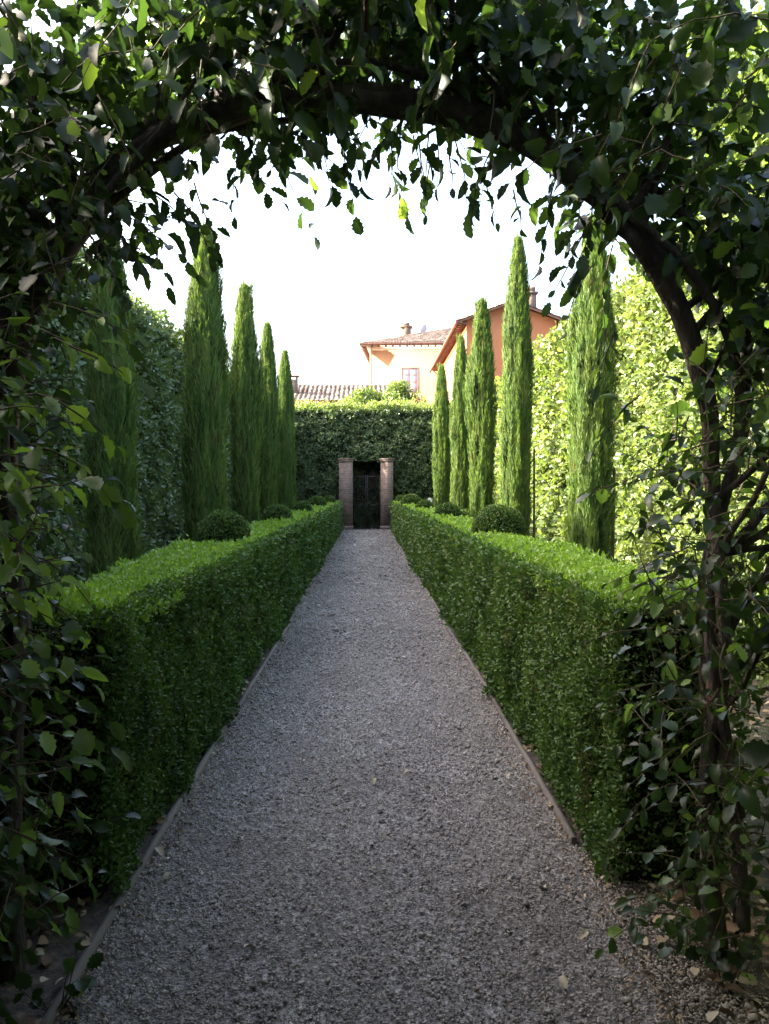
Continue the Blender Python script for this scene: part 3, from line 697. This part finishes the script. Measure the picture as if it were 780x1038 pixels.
crown_tree('round_tree', (-.1, 36.0, 0), 6.1, 1.2, 2.0, 6500, .12, 6, M_TREE, 'lower light green tree top in front of the long tiled roof', 'tree', grp)
crown_tree('leafy_tree', (5.3, 8.2, 0), 7.6, 2.2, 5.0, 26000, .085, 7, M_TREE, 'sunlit yellow-green tree beyond the right hedge, glowing through the arch leaves at upper right', 'tree', grp, lobes=20)
crown_tree('leafy_tree', (6.6, 14.5, 0), 7.0, 2.0, 4.0, 12000, .12, 8, M_TREE, 'green tree behind the right hedge, farther off than the glowing one', 'tree', grp, lobes=16)

# ------------------------------------------------------------------ arbour frame and trained trees
AR, AZC, AY = 1.10, 1.68, 2.62
def arch_pt(side, s, off=0.0):
    s = np.asarray(s, float)
    phi = np.clip((s - AZC) / AR, 0, None)
    x = side * (AR + off) * np.cos(phi); z = np.where(s < AZC, s, AZC + (AR + off) * np.sin(phi))
    return x, z, np.stack([side * np.cos(phi), 0 * phi, np.sin(phi)], -1)
r = empty('arbour_frame', (0, 0, 0))
for y in (AY + .09, .9, -.9, -2.7, -4.5, -6.3, -8.1, -9.9):
    mb = MB(); s = np.linspace(0, AZC + AR * pi / 2, 40); xr_, zr_, _ = arch_pt(1, s, .075); xx = np.concatenate([xr_, -xr_[::-1][1:]]); zz = np.concatenate([zr_, zr_[::-1][1:]])
    k = len(xx); cx = np.concatenate([np.cos(np.clip((s - AZC) / AR, 0, None)), -np.cos(np.clip((s - AZC) / AR, 0, None))[::-1][1:]]); cz_ = np.sin(np.clip((np.concatenate([s, s[::-1][1:]]) - AZC) / AR, 0, None))
    t = .006; sec = []
    for (dn, dy) in ((-t, -.02), (t, -.02), (t, .02), (-t, .02)): sec.append(np.stack([xx + cx * dn, np.full(k, y + dy), zz + cz_ * dn], 1))
    mb.grid(np.stack(sec, 1), closed=True); mb.build('hoop', M_RUST, r)
mb = MB(); mb.tube([(0, -9.9, AZC + AR + .07), (0, 0, AZC + AR + .07), (0, AY + .09, AZC + AR + .07)], .008, 6); mb.build('rail', M_RUST, r)
tag(r, 'rusty iron arbour frame of hoops and rails under the arching leaves', 'arbour')

class Foliage:
    def __init__(s, seed): s.rng = np.random.default_rng(seed); s.P = []; s.A = []; s.N = []; s.S = []; s.R = []; s.mb = MB()
    def twig(s, p, d, L, leaf=.07, gap=.040, droop=.5, r0=.0028, bare=.1, young=0.0):  # last argument lifts leaves to the bright tone that imitates skylight
        rng = s.rng; n = max(3, int(L / .05)); p = np.array(p, float); d = unit(np.array(d, float)); pts = [p.copy()]; ds = [d]
        for k in range(n):
            d = unit(d + np.array([0, 0, -droop * .12]) + rng.normal(0, .13, 3)); p = p + d * (L / n); pts.append(p.copy()); ds.append(d)
        pts = np.array(pts); ds = np.array(ds)
        s.mb.tube(pts, np.linspace(r0, r0 * .35, len(pts)), 4, mat=1, cap=False)
        m = max(2, int(L * (1 - bare) / gap)); t = np.linspace(bare, 1, m) * (len(pts) - 1)
        i = np.minimum(t.astype(int), len(pts) - 2); f = (t - i)[:, None]
        P = pts[i] * (1 - f) + pts[i + 1] * f; D = ds[i]
        up = np.array([0, 0, 1.0]); sd = unit(np.cross(D, up + rng.normal(0, .2, 3)) + 1e-6)
        alt = np.where(np.arange(m) % 2 == 0, 1.0, -1.0)[:, None]
        A = sd * alt * rng.uniform(.5, 1.0, (m, 1)) + D * rng.uniform(.3, .9, (m, 1)) + np.array([0, 0, -.35]) + rng.normal(0, .25, (m, 3))
        A[-1] = D[-1] + np.array([0, 0, -.2])
        N = up + rng.normal(0, .55, (m, 3)) + np.array([0, -.25, 0])
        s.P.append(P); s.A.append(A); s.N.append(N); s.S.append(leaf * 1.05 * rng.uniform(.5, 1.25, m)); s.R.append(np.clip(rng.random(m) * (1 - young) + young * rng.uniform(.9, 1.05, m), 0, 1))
    def cloud(s, P, leaf, tpl=T_ROUND):
        rng = s.rng; n = len(P)
        leaves(s.mb, P, rng.normal(0, .7, (n, 3)) + np.array([0, 0, -.4]), rng.normal(0, .6, (n, 3)) + np.array([0, 0, .8]), leaf * rng.uniform(.7, 1.3, n), tpl, rng, 0)
    def build(s, parent):
        P = np.concatenate(s.P); A = np.concatenate(s.A); N = np.concatenate(s.N); Z = np.concatenate(s.S); Rn = np.concatenate(s.R)
        k = s.rng.random(len(P)) < .5
        keep = np.linalg.norm(P - CAMP, axis=1) > 1.6
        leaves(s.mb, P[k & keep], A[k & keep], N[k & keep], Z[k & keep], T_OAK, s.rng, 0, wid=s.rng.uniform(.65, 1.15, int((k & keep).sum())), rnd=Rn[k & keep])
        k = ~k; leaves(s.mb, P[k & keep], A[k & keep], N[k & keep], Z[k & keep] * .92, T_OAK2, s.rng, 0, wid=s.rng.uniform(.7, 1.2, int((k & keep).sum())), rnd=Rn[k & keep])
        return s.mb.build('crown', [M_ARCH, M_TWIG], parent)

def px(u, v, y):   # a direction of view turned into metres at distance y
    return np.array([(u - 372) / 815 * y, y, EYE + (497 - v) / 815 * y])

def trained_tree(side, label):
    rng = np.random.default_rng(70 + side); root = empty('pleached_tree', (0, 0, 0))
    tr = MB(); fo = Foliage(90 + side)
    # main stem follows the hoop and carries on past the top
    smax = AZC + AR * (pi / 2 + (.55 if side > 0 else .12))
    s = np.linspace(0, smax, 46); x, z, nrm = arch_pt(side, s, .035 if side > 0 else .06)
    q = np.stack([s * 0 + side, s, s * 0], 1)
    y = AY + .10 * (noise(q, 1.2, off=4) - .5) * 2; wob = (noise(q, 1.8, off=8) - .5) * .07
    P = np.stack([x, y, z], 1) + nrm * wob[:, None]
    if side > 0: R = np.interp(s, [0, .3, 1.4, 2.0, 2.6, 3.4, smax], [.040, .024, .021, .030, .043, .040, .026])
    else: R = np.interp(s, [0, .4, 1.6, 2.6, smax], [.050, .038, .034, .040, .028])
    R = R * (1 + .5 * (noise(q * 1.0 + .3, 5.0, off=41) - .5))
    tr.tube(P, R, 14, rough=.38, seed=side + 3)
    # second thinner stem twisting along
    s2 = np.linspace(0, smax * .93, 44); x, z, nrm = arch_pt(side, s2, .15)
    P2 = np.stack([x, AY + .12 + .10 * np.sin(s2 * 2.3), z], 1) + nrm * (.07 * np.sin(s2 * 3.1 + 1))[:, None]
    tr.tube(P2, np.linspace(.030, .012, 44), 8, rough=.2, seed=side + 7)
    s3 = np.linspace(.5, smax * .97, 60); x, z, nrm = arch_pt(side, s3, .07)
    P3 = np.stack([x, AY - .03 + .06 * np.sin(s3 * 4.1 + 2), z], 1) + nrm * (.05 * np.sin(s3 * 4.1 + .4))[:, None]
    tr.tube(P3, np.linspace(.020, .011, 60), 8, rough=.3, seed=side + 11)
    # limbs
    for k in range(26):
        s0 = rng.uniform(.5, smax * .98); i = np.argmin(abs(s - s0)); p = P[i].copy(); nr = nrm[min(i, len(nrm) - 1)]
        x_, z_, n0 = arch_pt(side, s0); d = unit(n0 * rng.uniform(.3, 1.0) + np.array([rng.normal(0, .5), rng.normal(0, .5), rng.uniform(.1, 1.0)]))
        L = rng.uniform(.35, 1.1); pts = [p]
        for j in range(8): d = unit(d + rng.normal(0, .16, 3) + np.array([0, 0, .06])); p = p + d * L / 8; pts.append(p)
        tr.tube(pts, np.linspace(rng.uniform(.010, .022), .004, 9), 6, rough=.15)
        for j in range(5):
            q0 = pts[rng.integers(2, 9)]; fo.twig(q0, d + rng.normal(0, .7, 3), rng.uniform(.2, .45), .068)
    # leafy twigs through the wall and vault
    nt_ = 1000 if side > 0 else 1200
    for k in range(nt_):
        s0 = rng.uniform(.02, AZC + AR * (pi / 2 + .05))
        rho = rng.uniform(.03, .55) if s0 > AZC else rng.uniform(-.06, .42)
        yy = rng.uniform(1.6, 3.0)
        x_, z_, n0 = arch_pt(side, s0, rho); p = np.array([float(x_), yy, float(z_)])
        g = noise(p[None], 2.4, off=13)[0]
        if s0 > AZC and noise(p[None] * np.array([1, .35, 1]), 6.0, off=23)[0] < (.43 if side < 0 else .38): continue
        if side > 0 and AZC < s0 < AZC + AR * .9 and rho > .15 and rng.random() < .45: continue
        if s0 < AZC:   # walls: the right one is more open
            if side > 0 and (g < .45 or rng.random() < .30): continue
            if side < 0 and g < .22: continue
            if side < 0: rho = abs(rho) + .02
            if side > 0 and rho < .02: continue
        else:
            if g < (.42 if side < 0 else .47): continue
        if s0 > AZC and rho < .17 and yy < 2.62 and rng.random() < (.72 if side > 0 else .25): continue
        d = rng.normal(0, .6, 3) + np.array([0, 0, .15]) - n0 * .15 + np.array([0, -.1, 0])
        if s0 < AZC: x_, z_, n0 = arch_pt(side, s0, rho); p[0] = float(x_); d = d + n0 * .35
        fo.twig(p, d, rng.uniform(.14, .34) if s0 < AZC else rng.uniform(.16, .42), rng.uniform(.055, .08), droop=rng.uniform(0, 1.4))
    # sprays that hang in from the arch
    for k in range(34 if side < 0 else 26):
        s0 = AZC + AR * rad(rng.choice([38, 50, 66, 70, 83] if side < 0 else [44, 50, 58, 69, 80])) + rng.normal(0, .05); x_, z_, n0 = arch_pt(side, s0, rng.uniform(-.06, .04)); yy = rng.uniform(2.1, 2.9)
        fo.twig((float(x_), yy, float(z_)), -n0 * .8 + rng.normal(0, .6, 3), rng.uniform(.14, .30), rng.uniform(.055, .08), droop=1.2)
    return root, tr, fo

# left
root, tr, fo = trained_tree(-1, '')
rng = np.random.default_rng(11)
for (u, v, y, du, dv, L) in [(60, 345, 1.75, 1, .4, .20), (40, 400, 1.7, 1, .6, .20), (30, 450, 1.7, 1, .2, .22), (20, 500, 1.75, 1, -.1, .20), (30, 560, 1.9, 1, .3, .20), (40, 600, 2.0, 1, .6, .20),
                             (30, 640, 1.9, 1, .2, .2), (35, 690, 2.0, 1, .3, .22), (35, 740, 2.1, 1, .1, .22), (10, 790, 2.1, 1, .3, .25), (10, 850, 2.2, 1, .2, .22), (0, 700, 1.9, 1, .3, .3), (60, 310, 2.0, 1, .4, .22),
                             (180, 200, 2.5, .8, 1, .22), (200, 190, 2.6, .3, 1, .25), (255, 150, 2.6, .5, 1, .16), (300, 140, 2.6, .9, .8, .2), (325, 135, 2.55, 0.2, 1, .18), (150, 235, 2.5, .6, 1, .2), (110, 260, 2.5, .5, 1, .22), (80, 300, 2.2, .5, 1, .2)]:
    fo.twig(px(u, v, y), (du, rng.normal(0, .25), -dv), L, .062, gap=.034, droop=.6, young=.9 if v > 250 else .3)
for k in range(120):
    v = rng.uniform(150, 345); u = rng.uniform(-30, 150 - abs(v - 215) * .55); y = rng.uniform(2.1, 2.75)
    fo.twig(px(u - 15, v, y), rng.normal(0, .7, 3) + np.array([.2, 0, 0]), rng.uniform(.12, .26), .055, droop=.8)
for k in range(170):
    u = rng.uniform(-25, 62); v = rng.uniform(320, 930); y = rng.uniform(1.7, 2.45)
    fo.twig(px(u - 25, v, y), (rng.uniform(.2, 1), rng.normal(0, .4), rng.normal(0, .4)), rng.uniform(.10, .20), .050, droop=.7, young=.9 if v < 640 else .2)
# wall and vault of the leafy tunnel on the left, back past the viewpoint
n = 42000; s0 = rng.uniform(0, AZC + AR * pi / 2, n); x_, z_, n0 = arch_pt(-1, s0, rng.uniform(.0, .38, n)); yy = 1.2 - 13 * rng.random(n) ** 1.35
P = np.stack([x_, yy, z_], 1); P = P[noise(P, 2, off=2) > .2]; fo.cloud(P[np.linalg.norm(P - CAMP, axis=1) > 1.25], .14)
n = 5200; s0 = rng.uniform(AZC - .1, AZC + AR * pi / 2, n); x_, z_, n0 = arch_pt(-1, s0, rng.uniform(.1, .6, n)); P = np.stack([x_, rng.uniform(2.2, 3.0, n), z_], 1); P = P[noise(P, 3.2, off=6) > .40]; fo.cloud(P, .066, T_OAK)
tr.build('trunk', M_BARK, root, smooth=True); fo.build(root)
tag(root, 'dense dark-leaved tree trained up the left side of the arch, leaves hanging over the path', 'tree', 'trees trained over the arbour')
# right
root, tr, fo = trained_tree(1, '')
for (u, v, y, du, dv, L) in [(395, 140, 2.6, .1, 1, .16), (425, 150, 2.6, .2, 1, .18), (455, 160, 2.6, .2, 1, .14), (490, 180, 2.6, .5, 1, .2), (520, 195, 2.6, .3, 1, .18), (560, 210, 2.6, -.2, 1, .2), (590, 240, 2.55, -.5, .8, .25),
                             (600, 270, 2.6, -.4, .6, .22), (625, 330, 2.6, -.3, .8, .2), (650, 400, 2.6, -1, .6, .28), (680, 480, 2.6, -1, .2, .25), (690, 560, 2.6, -1, .2, .25), (700, 640, 2.6, -1, .1, .25), (690, 700, 2.5, -1, .3, .2), (700, 760, 2.5, -1, .2, .22), (710, 820, 2.5, -1, .1, .25), (730, 880, 2.4, -1, .2, .22), (740, 930, 2.3, -.8, .2, .2), (760, 960, 2.3, -.6, 0, .2)]:
    fo.twig(px(u, v, y), (du, rng.normal(0, .25), -dv), L, .052, gap=.034, droop=.6, young=.3)
for k in range(120):
    v = rng.uniform(420, 960); u = rng.uniform(655, 770) + (20 if v < 560 else 0); y = rng.uniform(2.25, 2.95)
    fo.twig(px(u, v, y), (rng.uniform(-1, .2), rng.normal(0, .4), rng.normal(.1, .4)), rng.uniform(.12, .26), .048, droop=.7, young=.25)
for k in range(75):
    v = rng.uniform(330, 930); u = rng.uniform(700, 775); y = rng.uniform(2.05, 2.5)
    fo.twig(px(u, v, y), (rng.uniform(-.8, .4), rng.normal(0, .5), rng.normal(0, .5)), rng.uniform(.10, .22), .048, droop=.8, young=.2)
n = 40000; s0 = rng.uniform(0, AZC + AR * pi / 2, n); x_, z_, n0 = arch_pt(1, s0, rng.uniform(.0, .38, n)); yy = 1.2 - 13 * rng.random(n) ** 1.35
P = np.stack([x_, yy, z_], 1); P = P[noise(P, 2, off=2) > .22]; fo.cloud(P[np.linalg.norm(P - CAMP, axis=1) > 1.25], .14)
n = 3600; s0 = rng.uniform(AZC + .2, AZC + AR * pi / 2, n); x_, z_, n0 = arch_pt(1, s0, rng.uniform(.1, .6, n)); P = np.stack([x_, rng.uniform(2.2, 3.0, n), z_], 1); P = P[noise(P, 3.2, off=6) > .44]; fo.cloud(P, .066, T_OAK)
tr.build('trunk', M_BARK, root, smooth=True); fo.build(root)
tag(root, 'tree with thick bent stem trained up the right side and across the arch, looser foliage', 'tree', 'trees trained over the arbour')

# ------------------------------------------------------------------ small plants, litter, fallen leaves
def sucker(x, y, seed, h, n, label):
    r = empty('leafy_seedling', (x, y, 0)); fo = Foliage(seed); rg = np.random.default_rng(seed)
    for k in range(n):
        a = rg.uniform(0, 2 * pi); fo.twig((.02 * math.cos(a), .02 * math.sin(a), 0), (math.cos(a) * .5, math.sin(a) * .5, 1), h * rg.uniform(.6, 1.1), .055, gap=.03, droop=-.1, bare=.25)
    P = np.concatenate(fo.P); A = np.concatenate(fo.A); N = np.concatenate(fo.N); Z = np.concatenate(fo.S)
    leaves(fo.mb, P, A, N, Z, T_OAK, fo.rng, 0); o = fo.mb.build('shoots', [M_ARCH, M_TWIG], r)
    tag(r, label, 'seedling', 'leafy seedlings at the foot of the arch')
sucker(-.93, 2.38, 31, .22, 5, 'small leafy seedling at the lower left beside the timber edging')
sucker(1.13, 2.45, 32, .26, 8, 'bushy leafy seedling at the foot of the right arch stem')

rng = np.random.default_rng(77); mb = MB()
n = 30000; y = lod_sample(rng, n, 1.5, 31, 4.0, 1.5); x = rng.uniform(.93, 3.1, len(y)) * np.where(rng.random(len(y)) < .5, 1, -1)
P = np.stack([x, y, .012 + .03 * rng.random(len(x))], 1); nn = len(P)
leaves(mb, P, rng.normal(0, 1, (nn, 3)) * np.array([1, 1, .25]), np.array([0, 0, 1.]) + rng.normal(0, .35, (nn, 3)), .055 * rng.uniform(.5, 1.2, nn), T_OAK, rng, 0)
n = 900; y = 2.2 + 8 * rng.random(n) ** 1.6; x = (.92 - np.abs(rng.normal(0, .07, n))) * np.where(rng.random(n) < .5, 1, -1)
leaves(mb, np.stack([x, y, .016 + .01 * rng.random(n)], 1), rng.normal(0, 1, (n, 3)) * np.array([1, 1, .15]), np.array([0, 0, 1.]) + rng.normal(0, .25, (n, 3)), .024 * rng.uniform(.5, 1.3, n), T_OAK2, rng, 0, wid=rng.uniform(.3, 1, n))
tag(mb.build('leaf_litter', M_LITTER), 'brown dry leaf litter covering the soil beside the path', 'leaf litter', kind='stuff')

FALL = [(380, 797, .9, 'palest dry leaf in the middle of the gravel path'), (413, 788, .6, 'small dry leaf just right of the palest leaf at mid path'),
        (245, 860, .7, 'dry leaf left of the path centre in the foreground'), (562, 822, .95, 'dry leaf against the right edging near its end'),
        (214, 770, .6, 'curled dry leaf close to the left edging, farther up the path'), (600, 962, .7, 'dry leaf at lower right where the gravel meets the soil'),
        (556, 915, .7, 'small dry leaf on the right part of the foreground gravel'), (573, 1010, .8, 'dry leaf at the very bottom right of the gravel'),
        (158, 868, 1.0, 'large dry leaf touching the left edging in the foreground'), (520, 795, .6, 'small dry leaf right of centre, level with the palest leaf'),
        (432, 655, .6, 'farthest small dry leaf, right of the centre line of the path'), (246, 975, .7, 'dry leaf at lower left of the foreground gravel'),
        (170, 895, .7, 'smaller dry leaf just nearer than the large one by the left edging')]
fl = None
for k, (u, v, sc, lab) in enumerate(FALL):
    yy = EYE * 815 / (v - 497); xx = (u - 372) / 815 * yy
    if fl is None:
        mb = MB(); leaves(mb, np.array([[0, 0, 0.]]), np.array([[1., 0, 0]]), np.array([[0, .1, 1.]]), np.array([.06]), T_OAK2, rng, 0, rnd=np.array([.95])); fl = mb.build('fallen_leaf', M_LITTER); o = fl
    else:
        o = fl.copy(); COL.objects.link(o)
    o.location = (xx, yy, .030); o.rotation_euler = (rng.normal(0, .3), rng.normal(0, .2), rng.uniform(0, 6.28)); o.scale = (sc, sc, sc)
    tag(o, lab, 'fallen leaf', 'fallen leaves on the gravel path')
